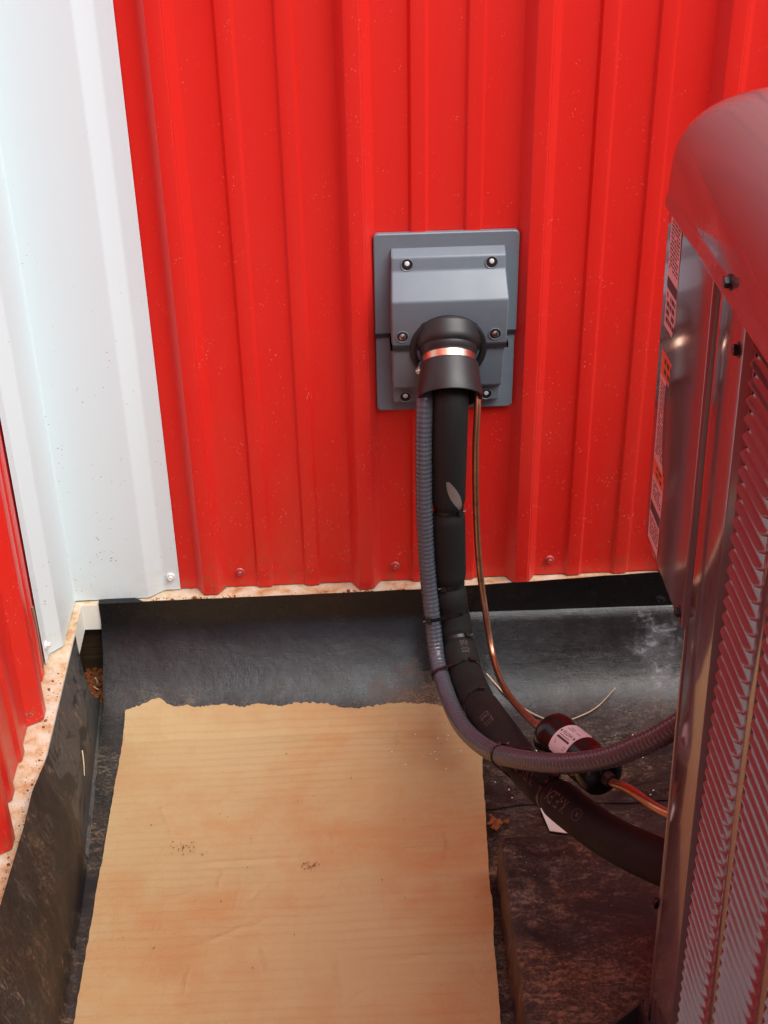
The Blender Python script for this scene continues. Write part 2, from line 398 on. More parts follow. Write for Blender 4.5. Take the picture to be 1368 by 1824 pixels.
# base trim: a folded ledge under the sheets
m = MB(); m.prism([(4, -2), (4, -3.4), (-30, -4.4), (-30, -46), (-31.4, -46), (-31.4, -3)], lambda p, a: (a, p[0], p[1]), -189.5, 2995); m.obj('base_trim', 'ledge', bw)
m = MB(); m.prism([(LX - 4, -2), (LX - 4, -3.4), (-190, -4.4), (-190, -46), (-188.6, -46), (-188.6, -3)], lambda p, a: (p[0], a, p[1]), 4, -2610); m.obj('base_trim', 'ledge', lw)
# treated sill boards below
m = MB(); m.box(-420, 2995, -8, 160, -190, -44.5); m.obj('sill_board', 'board', bw)
m = MB(); m.box(-260, -204, -2610, -8.5, -190, -44.5); m.obj('sill_board', 'board', lw)
for k in range(0, 9): hex_screw(bw, (43.3 + k * PITCH, 0, 26 + (k % 3) * .5), (0, -1, 0), 'screw_red')
for k in range(0, 8): hex_screw(lw, (LX, Y0L - 16 - k * PITCH - (0 if k == 0 else 6), 17 + k % 2), (1, 0, 0), 'screw_red')

# white inside-corner trim
ct = thing('corner_trim', (-198, -20, 0), 'white folded steel corner trim between the two red walls', 'trim')
prof = [(-46, -1.6), (-47, -2.6), (-69, -2.6), (-91, -20.5), (-198.5, -21.5), (-199.5, -128), (-217, -146), (-217, -166), (-218, -167)]
def fillet2(p, r): return fillet(p, r, 4)
pf = fillet2(prof, 2.5)
m = MB(); zs = [0, 60, 150, 300, 600, 900, 1400, 2200, WH]
m.grid([[(x + .5 * N1(z * .004, x * .01, 5), y + .5 * N1(z * .004, y * .01, 9), z) for x, y in pf] for z in zs])
m.grid([[(x, y, 0) for x, y in pf], [(x - .2, y + 1.2, 0) for x, y in pf]])
m.obj('trim_sheet', 'white', ct, smooth=20)
hex_screw(ct, (-58, -2.6, 24), (0, -1, 0), 'screw_white', 'screw_white'); hex_screw(ct, (-217, -156, 24), (1, 0, 0), 'screw_white', 'screw_white')

# ------------------------------------------------------------------ rubber membrane on the ground and up the walls
CURVE = [(-33.5, -18), (-34, -30), (-36, -42), (-42, -56), (-52, -70), (-64, -85), (-78, -100), (-94, -115), (-112, -128), (-134, -139), (-168, -147)]
def mem_z(y):
    for (a, b), (c, d) in zip(CURVE, CURVE[1:]):
        if y >= c: return b + (d - b) * (y - a) / (c - a)
    return -149
def rub_z(x, y): return -149.5 + 1.6 * N1(x * .012, y * .012) + .9 * N1(x * .03, y * .05, 4)
def topz(x):
    pts = [(-165, 1.5), (300, 4.5), (464, 11), (655, 19), (900, 22), (4000, 24)]
    for (a, b), (c, d) in zip(pts, pts[1:]):
        if x <= c: return b + (d - b) * (x - a) / (c - a)
    return 24
def linsp(a, b, n): return [a + (b - a) * i / (n - 1) for i in range(n)]
def back_surface(xs, prof_pts, yend, off=0., jit=0.):
    rows = []
    for i, x in enumerate(xs):
        r = []
        for j, (y, z) in enumerate(prof_pts):
            f = min(1, j / 4); wv = 4.2 * N1(x * .007, j * .35, 2) * f + 2.4 * N1(x * .035, j * .25, 7) * f + (4 * math.exp(-((x + 150) / 14) ** 2) * math.sin(j * .9) * f if j < 10 else 0)
            r.append((x, y - off * .8 + wv * .6, z + off * .4 + wv * .6))
        for y in linsp(-200, yend, 40):
            r.append((x, y, rub_z(x, y) + off * .6))
        rows.append(r)
    return rows
main_x = linsp(-163, 1000, 90) + [1200, 1500, 2000, 2600]
m = MB(); rows = back_surface(main_x, CURVE, -1900)
for i, r in enumerate(rows):
    x = main_x[i]; t = topz(x) + 1.2 * N1(x * .02, 0, 1)
    r[0] = (x, -33.5, t)
    # raw left edge wanders a little
    if i == 0: rows[0] = [(p[0] + 3.5 * N1(p[1] * .03, p[2] * .03, 8), p[1], p[2]) for p in r]
    rows[i].insert(0, (x, -31.5 + (8 if x < -110 else 0), t - .4 if x >= -110 else t + 1))
m.grid(rows)
mem = m.obj('rubber_sheet', 'rubber', None, smooth=50)
tag(mem, 'black rubber sheet covering the ground and curving up the back wall', 'rubber sheet')
# second sheet lapped over it on the right, its raw top edge showing
m = MB(); xs = linsp(352, 1000, 50) + [1300, 1800, 2500]
pr = [(-36.5, -36.5), (-39, -38), (-48, -50), (-60, -65), (-74, -81), (-89, -97), (-105, -112), (-122, -125), (-142, -135), (-165, -142), (-190, -146)]
rows = []
for x in xs:
    r = [(x + (2 * N1(y * .05, 3) if x == 352 else 0), y - 1.2 + 3.2 * N1(x * .006, j * .35, 2) * .5 * min(1, j / 4), z - .006 * (x - 352) * (1 if j < 2 else .3) + 1.6 * N1(x * .014, j * .1) + 3 * N1(x * .006, j * .35, 2) * min(1, j / 4)) for j, (y, z) in enumerate(pr)]
    for y in linsp(-200, -330 - 20 * N1(x * .01, 1), 8): r.append((x, y, rub_z(x, y) + 1.8))
    rows.append(r)
m.grid(rows)
tag(m.obj('rubber_sheet', 'rubber', None, smooth=50), 'shorter black rubber sheet lapped along the wall behind the copper tube', 'rubber sheet')
# strip up the left wall
def left_strip(y, t):
    """t: 0 at the ledge, 1 at the foot on the ground"""
    k = min(1, max(0, (-y - 60) / 330))
    xt = -187.6; zt = -5 + .3 * max(0, min(90, -y - 350)) + .12 * max(0, -y - 500)
    xb = -174 + 20 * k + (0 if y > -393 else (-393 - y) * .03); zb = -147
    bul = 13 * math.sin(math.pi * t) * (.4 + .6 * k) + 3.5 * math.sin(math.pi * t) * abs(N1(y * .009 + t * 1.3, t * 1.1, 12)) ** .5
    wv = 4.5 * N1(y * .012, t * 2.2, 6) * math.sin(math.pi * t) + 2.2 * N1(y * .04, t * 5, 2) * math.sin(math.pi * t)
    tt = t ** 1.15
    return (xt + (xb - xt) * tt * (.55 + .45 * tt) + bul + wv, y, zt + (zb - zt) * (t * .96 + .04 * t * t) + wv * .3)
m = MB(); P = []
for i in range(17):
    t = i / 16
    y0 = -98 - 36 * math.sin(math.pi * t) ** .8 + 40 * t ** 3      # hollow back edge
    row = []
    for j in range(70):
        y = y0 + (-760 - y0) * (j / 69) ** 1.1; row.append(left_strip(y, t))
    P.append(row)
P.append([(p[0] + 5 + N1(p[1] * .05, 1), p[1] - 1, rub_z(p[0], p[1]) + 1.2) for p in P[-1]])
m.grid(P)
tag(m.obj('rubber_sheet', 'rubber_side', None, smooth=60), 'grey-black rubber strip bulging up against the left ledge', 'rubber sheet')
# darker sheet over the left strip, nearest the camera
m = MB(); P = []
for i in range(26):
    t = i / 25; row = []
    for j in range(40):
        edge = -352 - 62 * t ** .75 - 5 * math.sin(t * 7)
        y = edge + (-1500 - edge) * (j / 39) ** 1.4
        if t < .62:
            q = t / .62; x, _, z = left_strip(y, q); x += 2.5 + 1.5 * math.sin(3.1 * q); z += 2.2
            if q < .08: z += 3
        else:
            q = (t - .62) / .38; x0 = left_strip(y, 1)[0]; x = x0 + 2.5 + q * 60; z = rub_z(x, y) + 1.2 + (1 - q) * 2
        row.append((x, y, z))
    P.append(row)
m.grid(P)
tag(m.obj('rubber_sheet', 'rubber_patch', None, smooth=60), 'dull dusty black rubber sheet in the lower left corner, overlapping the strip', 'rubber sheet')

# ------------------------------------------------------------------ cardboard
NX, NY = 190, 230
CREASE = [(random.uniform(-100, 340), random.uniform(-640, -130), random.gauss(0, .32) + (1.57 if random.random() < .75 else .1), random.uniform(18, 60), random.uniform(1.0, 2.8) * random.choice((1, 1, -1))) for _ in range(40)]
def crease(x, y):
    h = 0
    for cx, cy, a, L, amp in CREASE:
        dx, dy = x - cx, y - cy
        if abs(dx) > 70 or abs(dy) > 70: continue
        al = dx * math.cos(a) + dy * math.sin(a); ac_ = -dx * math.sin(a) + dy * math.cos(a) + 4 * N1(al * .05, cx)
        if abs(al) < L: h += amp * math.exp(-(ac_ / 2.2) ** 2) * (1 - (al / L) ** 2)
    return h
JIT = [random.uniform(-2.2, 2.2) for _ in range(NX + 1)]
m = MB(); top = []; bot = []
for j in range(NY + 1):
    v = j / NY; rt = []; rb = []
    for i in range(NX + 1):
        u = i / NX
        xl = -129 - 3 * v; xr = 389 - 62 * (v ** .8) * .75
        jag = 9 * N1(u * 7, 0, 3) + 6 * N1(u * 17, 0, 4) * (.4 + abs(N1(u * 4, 5)) * 2) + 4 * N1(u * 60, 0, 9) * (abs(N1(u * 5, 9)) * 3) + JIT[i] * .5
        yb = -113 - 21 * u + jag * max(0, 1 - v * 18)
        if u < .06: yb -= 7 * (1 - u / .06)
        x = xl + (xr - xl) * u; y = yb + (-960 - yb) * v ** 1.02
        if i in (0, NX): x += 1.0 * N1(v * 60, i, 1) + 2.2 * N1(v * 14, i, 5) * (1 if i else .5)
        fold = 2.2 * math.exp(-((y + 408 - .03 * (x - 100) + 6 * N1(x * .01, 3)) / 3.2) ** 2) * min(1, max(0, (x + 40) / 60)) + crease(x, y)
        z = -144 + 2.4 * N1(x * .006, y * .014, 1) + .5 * N1(x * .015, y * .03, 2) + 1.1 * N1(x * .004, y * .03, 8) + fold + .15 * math.sin(y * .30 + 5 * N1(x * .004, y * .01, 3))
        if u > .93: z += 3 * (u - .93) / .07
        if v < .03: z += 1.5 * (1 - v / .03) * N1(x * .05, 4)
        z = max(z, mem_z(y) + 5)
        rt.append((x, y, z)); rb.append((x + (.3 if i == 0 else 0), y, z - 3.6))
    top.append(rt); bot.append(rb)
m.grid(top)
rim = lambda A: [r[0] for r in A] + A[-1][1:] + [r[-1] for r in A[::-1]][1:] + A[0][::-1][1:]
m.grid([rim(top), rim(bot)])
tag(m.obj('cardboard_sheet', 'card', None, smooth=40), 'flattened sheet of brown cardboard with a torn back edge lying on the black rubber', 'cardboard')

# ------------------------------------------------------------------ equipment pad
pd = MB(); pad_rot = Matrix.Rotation(math.radians(-.6), 3, 'Z')
def rrect(x0, x1, y0, y1, r, k=5):
    out = []
    for cx, cy, a in ((x1 - r, y1 - r, 0), (x0 + r, y1 - r, 90), (x0 + r, y0 + r, 180), (x1 - r, y0 + r, 270)):
        for i in range(k + 1):
            q = math.radians(a + 90 * i / k); out.append((cx + r * math.cos(q), cy + r * math.sin(q)))
    return out
base = rrect(0, 1000, -1000, 0, 6)
lev = [(-73, -3), (-6, 0), (-2, 1), (0, 4), (0, 60)]
rings = []
for z, ins in lev:
    rg = []
    for x, y in base:
        cx, cy = 500, -500; sx = (500 - ins) / 500; p = pad_rot @ Vector((cx + (x - cx) * sx, cy + (y - cy) * sx, 0)); rg.append((378 + p.x, -453 + p.y, -75 + z))
    rings.append(rg + [rg[0]])
pd.grid(rings); pd.add(rings[-1][:-1], [tuple(range(len(base)))])
pad = pd.obj('equipment_pad', 'pad', None, smooth=40)
tag(pad, 'dusty black plastic pad under the air conditioner', 'equipment pad')

# ------------------------------------------------------------------ wall outlet for the line set
oc = thing('wall_outlet', (343, -6, 404), 'grey plastic wall outlet box with black rubber collar, fixed to the back wall', 'outlet cover')
PX0, PX1 = 249.5, 437
def rplate(m, x0, x1, z0, z1, y0, y1, r=7, corners=(1, 1, 1, 1), bev=1.2):
    pts = []
    for (cx, cz, a), on in zip(((x1, z1, 0), (x0, z1, 90), (x0, z0, 180), (x1, z0, 270)), corners):
        rr = r if on else .5
        ax = cx - rr if a in (0, 270) else cx + rr; az = cz - rr if a in (0, 90) else cz + rr
        for i in range(6):
            q = math.radians(a + 18 * i); pts.append((ax + rr * math.cos(q), az + rr * math.sin(q)))
    mx, mz = (x0 + x1) / 2, (z0 + z1) / 2
    ins = [(mx + (x - mx) * (1 - bev / (x1 - mx)), mz + (z - mz) * (1 - bev / (z1 - mz))) for x, z in pts]
    n = len(pts)
    V = [(x, y0, z) for x, z in pts] + [(x, y1 + bev, z) for x, z in pts] + [(x, y1, z) for x, z in ins]
    m.add(V, [(k * n + i, k * n + (i + 1) % n, (k + 1) * n + (i + 1) % n, (k + 1) * n + i) for k in (0, 1) for i in range(n)] + [tuple(range(2 * n, 3 * n))])
m = MB(); rplate(m, PX0, PX1, 405, 544.5, -2, -9, 6, (1, 1, 0, 0)); m.obj('back_plate', 'grey_plastic', oc)
m = MB(); rplate(m, PX0 + .6, PX1 - 2, 290.5, 402.5, -2, -9, 6, (0, 0, 1, 1)); m.obj('back_plate', 'grey_plastic', oc)
# covers: profile (z, depth) swept across x with small edge fillets and drafted ends
def cover(prof, x0, x1, name):
    m = MB(); pf = fillet(prof, 2.6, 4); P = []
    ends = [(0, 7), (.5, 2), (1.8, .5), (4, 0)]
    for e, drop in ends: P.append([(x0 + e - .05 * d + 2.2, -(max(9, d - drop)), z) for z, d in pf])
    for e, drop in ends[::-1]: P.append([(x1 - e + .05 * d - 2.2, -(max(9, d - drop)), z) for z, d in pf])
    m.grid(P)
    m.add([(x0 + 2.2 - .05 * d, -max(9, d - 7), z) for z, d in pf] + [(x0 + 2.2 - .05 * d, -8, z) for z, d in pf], [(i, i + 1, i + 1 + len(pf), i + len(pf)) for i in range(len(pf) - 1)])
    m.add([(x1 - 2.2 + .05 * d, -max(9, d - 7), z) for z, d in pf] + [(x1 - 2.2 + .05 * d, -8, z) for z, d in pf], [(i, i + 1, i + 1 + len(pf), i + len(pf)) for i in range(len(pf) - 1)])
    return m.obj(name, 'grey_plastic', oc, smooth=24)
OX0, OX1 = 270, 420
up = cover([(525, 8), (517.5, 23), (500, 25), (470, 55), (405.5, 48), (405.5, 8)], OX0, OX1, 'upper_cover')
lo_ = cover([(402, 8), (402, 48), (396, 48), (339, 37), (332, 25), (310, 24), (307, 8)], OX0 + .6, OX1 - 2.5, 'lower_cover')
# black gasket between the halves
m = MB(); m.box(PX0 - .3, OX0 + .4, -11.5, -2, 401.2, 406.3); m.box(OX1 - .4, PX1 - .8, -11.5, -2, 401.2, 406.3); m.box(OX0 - 2, OX1 + 1.5, -51.5, -11.5, 400.8, 406.6)
m.box(OX0 - 2, OX0 + .4, -51.5, -4, 400.8, 406.6); m.box(OX1 - .4, OX1 + 1.5, -51.5, -4, 400.8, 406.6)
m.obj('gasket', 'black_rubber_part', oc)
# screw wells
def well(pos, nrm, screw):
    p = Vector(pos); nrm = Vector(nrm).normalized()
    m = MB(); m.lathe(p, nrm, [(-.2, 8.6), (.8, 8.5), (1.0, 7.9), (.4, 7.2), (.35, 0)], 22); o = m.obj('screw_well', 'grey_plastic', oc, smooth=30)
    k = MB(); k.lathe(p, nrm, [(.42, 7.1), (.45, 0)], 20); k.obj('well_bore', 'dark', o)
    h = MB()
    if screw:
        h.lathe(p, nrm, [(.5, 4.9), (1.6, 4.5), (2.6, 3.0), (2.9, 0)], 18); s_ = h.obj('screw', 'steel', oc, smooth=30)
        r = MB(); a = nrm.orthogonal().normalized(); b = nrm.cross(a)
        for d, e in ((a, b), (b, a)):
            c = p + nrm * 2.75; r.add([c + d * 2.6 + e * .55, c - d * 2.6 + e * .55, c - d * 2.6 - e * .55, c + d * 2.6 - e * .55, c + d * 2.6 + e * .55 + nrm * .35, c - d * 2.6 + e * .55 + nrm * .35, c - d * 2.6 - e * .55 + nrm * .35, c + d * 2.6 - e * .55 + nrm * .35], [(4, 5, 6, 7), (0, 1, 5, 4), (1, 2, 6, 5), (2, 3, 7, 6), (3, 0, 4, 7)])
        r.obj('drive_slot', 'dark', s_)
    else:
        h.lathe(p + Vector((0, 0, 1.6)), nrm, [(.5, 3.3), (1.3, 3.1), (1.9, 2.2), (2.0, 0)], 16); h.obj('screw', 'plug', oc, smooth=30)
for x in (291.5, 400): well((x, -24.4, 508.5), (0, -1, .1), False)
for x in (283.5, 404): well((x, -50.0, 420), (0, -1, -.1), True)
for x in (288, 397): well((x, -26, 320), (0, -1, -.1), False)
# collar: rubber ring and boot, band clamp, sleeve
CO = Vector((343.3, -49, 406)); AX = Vector((-.02, -.72, -.70)).normalized()
m = MB(); m.lathe(CO + Vector((0, 9, -5)), (0, -1, -.14), [(0, 50.5), (10, 50.5), (12.2, 49.6), (13, 47.5), (12.2, 43), (8, 41), (2, 40)], 48); m.obj('collar_ring', 'black_rubber_part', oc, smooth=35)
m = MB(); m.lathe(CO, AX, [(-20, 43), (-4, 43), (1, 42), (4, 40), (5.5, 37.5), (11, 36.8), (13, 35), (16, 34), (44, 33.6), (46, 34)], 48); m.obj('boot', 'black_rubber_part', oc, smooth=35)
m = MB(); m.lathe(CO, AX, [(17, 34.3), (17, 35.3), (27, 35.1), (27, 34)], 64); bandc = m.obj('band_clamp', 'band', oc, smooth=40)
sp = CO + AX * 23 + Vector((-37, -3, -3))
m = MB(); m.lathe(sp + Vector((1, 6, 0)), (-.25, -1, -.35), [(0, 0), (0, 3.2), (10, 3.2), (10.3, 0)], 12); m.lathe(sp + Vector((-1.6, -4, -3.2)), (-.25, -1, -.35), [(0, 0), (0, 4.9), (5, 4.9), (6, 3.8), (6, 0)], 6); m.obj('clamp_screw', 'steel', bandc, smooth=30)
m = MB(); m.lathe(CO, AX, [(26.4, 33), (26.6, 37), (28, 38.2), (50, 40.2), (71, 42.2), (72.6, 41.8), (72.8, 39.5), (70, 38.6), (44, 35)], 56); m.obj('sleeve', 'black_rubber_part', oc, smooth=35)
m = MB(); m.lathe(CO, AX, [(49, 36.5), (49.2, 0)], 32); m.obj('inner_seal', 'dark', oc)

# ------------------------------------------------------------------ insulated suction line
SUC = [(344, -80, 360), (343, -100, 350), (341, -108, 283), (340, -110, 193), (342, -114, 108), (344, -122, 57), (351, -145, 0), (362, -232, -18), (378, -352, 20), (404, -472, 54), (434, -545, 69), (471, -618, 88), (509, -684, 117), (545, -735, 142)]
CON = [(313, -78, 356), (309, -98, 348), (307, -110, 286), (307, -118, 204), (310, -125, 117), (315, -138, 51), (321, -172, -12), (329, -252, -15), (341, -343, 9), (362, -431, 50), (386, -507, 102), (424, -578, 158), (462, -621, 203), (489, -646, 241), (510, -666, 276), (540, -690, 330)]
suc = spline(SUC, 24); con = spline(CON, 24)
TIES = [(3.0, 0, -1.9), (4.67, 0, .2), (5.33, 1, 0), (6.08, 0, 0), (6.67, 1, 0), (7.45, 0, 0), (8.92, 1, 0), (9.75, 0, 0)]
tie_pts = [suc[int(round(u * 24))] for u, _, _ in TIES]
fine = resample(suc, 4.0)
def srad(i):
    p = fine[i]; r = 23.3 + 1.5 * N1(i * .035, 0, 2)
    for q, (u, both, _) in zip(tie_pts, TIES):
        d = (p - q).length; r -= (3.8 if not both else 1.8) * math.exp(-(d / 9) ** 2)
    if i < 14: r -= .03 * (14 - i) ** 1.0
    return r
il = thing('insulated_pipe', (344, -110, 350), 'thick black foam insulated pipe curving from the wall outlet to the air conditioner', 'pipe')
m = MB(); m.tube(fine, srad, 28); ins = m.obj('insulation', 'foam', il, smooth=60)
fr_s = frames(fine)
def nearest(path, p): return min(range(len(path)), key=lambda i: (path[i] - p).length_squared)
# scraped patch: a lens of roughened foam
m = MB(); i0 = nearest(fine, Vector((340, -109, 222))); P = []
for a in range(15):
    r = []
    for b in range(9):
        s_ = (a / 14 - .5); wdt = math.sin(math.pi * min(1, max(0, a / 14))) ** .8
        k = int(round(i0 + s_ * 13)); p, t, A, B = fr_s[k]
        ang = .28 + s_ * 1.05 + (b / 8 - .5) * .62 * wdt
        sgn = 1 if B.x > 0 else -1
        r.append(p + (A * math.cos(ang) + B * sgn * math.sin(ang)) * (srad(k) + .35))
    P.append(r)
m.grid(P); m.obj('scrape', 'scraped', ins, smooth=60)
# printed lettering wrapped onto the foam
def text_mesh(body, size):
    cu = bpy.data.curves.new('t', 'FONT'); cu.body = body; cu.size = size; cu.resolution_u = 2
    o = bpy.data.objects.new('t', cu); col.objects.link(o); dg = bpy.context.evaluated_depsgraph_get(); me = o.evaluated_get(dg).to_mesh()
    v = [p.co.copy() for p in me.vertices]; f = [tuple(p.vertices) for p in me.polygons]
    o.evaluated_get(dg).to_mesh_clear(); bpy.data.objects.remove(o); bpy.data.curves.remove(cu)
    return v, f
LEN = [0]
for a, b in zip(fine, fine[1:]): LEN.append(LEN[-1] + (b - a).length)
def on_pipe(s_, ang, off):
    k = max(0, min(len(fine) - 2, next((i for i, l in enumerate(LEN) if l > s_), len(fine) - 1) - 1))
    t = (s_ - LEN[k]) / (LEN[k + 1] - LEN[k]); p, tt, A, B = fr_s[k]; p2, _, A2, B2 = fr_s[k + 1]
    A = A.lerp(A2, t).normalized(); B = B.lerp(B2, t).normalized(); rr = srad(k) * (1 - t) + srad(k + 1) * t
    return p.lerp(p2, t) + (A * math.cos(ang) + B * math.sin(ang)) * (rr + off)
camp = Vector((199.6, -1701, 1203))
def view_ang(k):
    p, t, A, B = fr_s[k]; d = camp - p; return math.atan2(d.dot(B), d.dot(A))
def print_on(body, start_pt, size, shift, spread=1.0):
    v, f = text_mesh(body, size); k0 = nearest(fine, Vector(start_pt)); s0 = LEN[k0]; a0 = view_ang(k0) + shift
    m = MB(); m.add([on_pipe(s0 - q.x * spread, a0 + (q.y - size * .35) / 23, .35) for q in v], f)
    return m.obj('lettering', 'print', ins)
print_on('K-FLEX', (449, -574, 76), 23, .1, .5)
print_on('INSUL-TUBE', (420, -516, 63), 21, .15, .5)
print_on('UL R3', (384, -385, 28), 20, .1, .6)
print_on('R3 105', (356, -185, -14), 15, -.35, .6)
v, f = text_mesh('K', 8)
k0 = nearest(fine, Vector((456, -592, 80))); s0 = LEN[k0]; a0 = view_ang(k0) + .02
m = MB(); m.add([on_pipe(s0 - q.x + 2, a0 + (q.y - 3) / 23, .35) for q in v], f)
ring = [[on_pipe(s0 + math.cos(q * math.pi / 12) * R - .5, a0 + math.sin(q * math.pi / 12) * R / 23, .35) for q in range(25)] for R in (7.3, 6.7)]
m.grid(ring); m.obj('emblem', 'print', ins)

# cable ties
def tie(i_u, both, parent, ang):
    u = int(round(i_u * 24)); k = nearest(fine, suc[u]); p, t, A, B = fr_s[k]
    loops = [(Vector((0, 0)), srad(k) + .3)]
    if both:
        j = min(range(len(con)), key=lambda i: abs((con[i] - p).dot(t)) + .05 * (con[i] - p).length); d = con[j] - p
        loops.append((Vector((d.dot(A), d.dot(B))), 11.9))
    pts = []
    for q in range(64):
        th = 2 * math.pi * q / 64; dv = Vector((math.cos(th), math.sin(th)))
        pts.append(max((c + dv * r for c, r in loops), key=lambda w_: w_.dot(dv)))
    P = [[p + A * (w_.x + 0 * 1) + B * w_.y + t * s_ + (A * w_.x + B * w_.y).normalized() * e for w_ in pts + [pts[0]]] for s_, e in ((-2.4, -.4), (-2.4, .9), (2.4, .9), (2.4, -.4))]
    m = MB(); m.grid(P); o = m.obj('cable_tie', 'tie', parent, smooth=40)
    va = view_ang(k) + ang; dv = Vector((math.cos(va), math.sin(va))); w_ = max(pts, key=lambda w_: w_.dot(dv)); c = p + A * w_.x + B * w_.y
    n_ = (A * dv.x + B * dv.y).normalized(); s_ = t.cross(n_); h = MB(); hv = []
    for a in (-1, 1):
        for b in (-1, 1):
            for e in (-.5, 4.2): hv.append(c + s_ * (a * 3.9) + t * (b * 3.3) + n_ * e)
    h.add(hv, [(0, 1, 3, 2), (4, 6, 7, 5), (0, 4, 5, 1), (2, 3, 7, 6), (0, 2, 6, 4), (1, 5, 7, 3)])
    tl = [c + n_ * 2 + s_ * 4 * math.copysign(1, ang or 1), c + n_ * 5 + s_ * 8 * math.copysign(1, ang or 1)]
    h.tube([tl[0], tl[1]], 1.2, 6)
    h.obj('tie_head', 'tie', o)
for (u, both, dz), ang in zip(TIES, (-.8, .4, .35, -.7, -.55, -.6, -.9, -.85)): tie(u, both, il, ang)

# ------------------------------------------------------------------ flexible conduit
fc = resample(con, 1.07)
m = MB(); m.tube(fc, lambda i: 11.3 + .24 * (1 if (i % 6) in (0, 1, 2) else -1) * (1 if i % 6 in (0, 1, 3, 4) else .9), 18)
cdt = m.obj('flexible_conduit', 'pvc', None, smooth=28)
tag(cdt, 'ribbed grey flexible conduit strapped to the left of the insulated pipe', 'conduit')

# ------------------------------------------------------------------ copper liquid line with filter drier
COP = [(378, -82, 359), (378, -96, 342), (376, -104, 280), (378, -106, 193), (383, -112, 105), (391, -125, 38), (401, -165, -25), (404, -290, 18), (415, -430, 90), (423, -470, 113), (430, -486, 118)]
cpp = resample(spline(COP, 16), 6)
m = MB(); m.tube(cpp, lambda i: 4.75, 14); ct1 = m.obj('copper_tube', 'copper', None, smooth=60)
tag(ct1, 'bare copper tube hanging right of the insulated pipe down to the black drier', 'copper tube')
D0, D1 = Vector((427, -482, 119)), Vector((471, -590, 147)); DA = (D1 - D0).normalized(); DL = (D1 - D0).length
fd = thing('filter_drier', D0.lerp(D1, .5), 'glossy black cylindrical filter drier with a white sticker, between the two copper tubes', 'filter drier')
m = MB(); q = DL
m.lathe(D0, DA, [(-2, 0), (-2, 8), (0, 13), (2, 20), (5, 24), (9, 26.4), (16, 27.2), (24, 26.4), (29, 25.2), (q - 34, 25.2), (q - 29, 24.2), (q - 25, 24.6), (q - 20, 26), (q - 9, 25.8), (q - 5, 24), (q - 2, 20), (q, 12), (q + 2, 8), (q + 2, 0)], 48)
body = m.obj('body', 'drier', fd, smooth=35)
m = MB(); m.lathe(D0, DA, [(-12, 5), (-12, 7), (-1, 8)], 20); m.obj('fitting', 'copper', fd, smooth=40)
m = MB(); m.lathe(D1, DA, [(1, 8), (12, 7), (12, 5)], 20); m.obj('fitting', 'bracket', fd, smooth=40)
# sticker wrapped on the body: u along the axis, v round it
va_ = (camp - D0).normalized(); va_ = (va_ - DA * va_.dot(DA)).normalized(); vb_ = DA.cross(va_)
def on_drier(s_, ang, r=25.45): return D0 + DA * s_ + (va_ * math.cos(ang) + vb_ * math.sin(ang)) * r
m = MB(); P = []
for a in range(13):
    row = []
    for b in range(25):
        s_ = 40 + 33 * a / 12; an = -1.35 + 2.0 * b / 24
        if a in (0, 12) and b in (0, 24): s_ += (2 if a == 0 else -2); an += (.07 if b == 0 else -.07)
        row.append(on_drier(s_, an))
    P.append(row)
m.grid(P); stk = m.obj('sticker', 'label', body, smooth=60)
sgnb = 1 if (vb_.dot(cr_) * 0 + vb_.z) > 0 else -1
v, f = text_mesh('FLOW', 6)
A0 = -.32
def stext(body_, size, s0, a0, name='lettering', mat='ink'):
    v, f = text_mesh(body_, size); m = MB(); m.add([on_drier(s0 + q.x, a0 + sgnb * q.y / 25.5, 25.7) for q in v], f); return m.obj(name, mat, stk)
stext('FLOW', 6.5, 47, A0 * 1)
for s_, d in ((44.5, -1), (68, 1)):
    m = MB(); m.add([on_drier(s_, A0 + sgnb * .0, 25.7), on_drier(s_, A0 + sgnb * .17, 25.7), on_drier(s_ + 3.4 * d, A0 + sgnb * .085, 25.7)], [(0, 1, 2)]); m.obj('flow_arrow', 'ink', stk)
def strip(m, s0, s1, a, wd, n=6):
    m.grid([[on_drier(s0 + (s1 - s0) * i / n, a - wd / 2, 25.68) for i in range(n + 1)], [on_drier(s0 + (s1 - s0) * i / n, a + wd / 2, 25.68) for i in range(n + 1)]])
m = MB(); strip(m, 45, 69, A0 - sgnb * .22, .1)
m.obj('print_bar', 'ink', stk)
m = MB()
for s0, s1, a in ((46, 66, -.09), (45, 58, .38), (61, 69, .42), (47, 57, .5), (46, 49, -.42), (46, 50, -.52), (64, 70, -.48), (64, 69, -.6), (50, 64, -1.02), (52, 62, -1.1)): strip(m, s0, s1, A0 + sgnb * a, .035)
tag(m.obj('fine_print', 'ink_soft', stk), kind='stuff')
m = MB(); m.tube(resample(spline([D1 + DA * 1, D1 + DA * 14, (487, -634, 169), (505, -690, 194), (535, -748, 222)], 12), 6), 4.75, 14)
tag(m.obj('copper_tube', 'copper', None, smooth=60), 'short copper tube from the drier into the air conditioner', 'copper tube')

# ------------------------------------------------------------------ air conditioner
def rotm(rx, ry, rz): return Matrix.Rotation(math.radians(rz), 3, 'Z') @ Matrix.Rotation(math.radians(ry), 3, 'Y') @ Matrix.Rotation(math.radians(rx), 3, 'X')
ac = thing('air_conditioner', (490, -760, 400), 'tall glossy taupe outdoor air conditioner unit with louvered side at the right', 'air conditioner', rot=rotm(-1.4, -.957, -.097))
def acp(m, name, mat, parent=None, smooth=None): return m.obj(name, mat, parent or ac, smooth, local=True)
ZB, ZT = -468, 402
YF = -716          # front end of the unit
zsw = lambda p, z: (p[0], p[1], z)
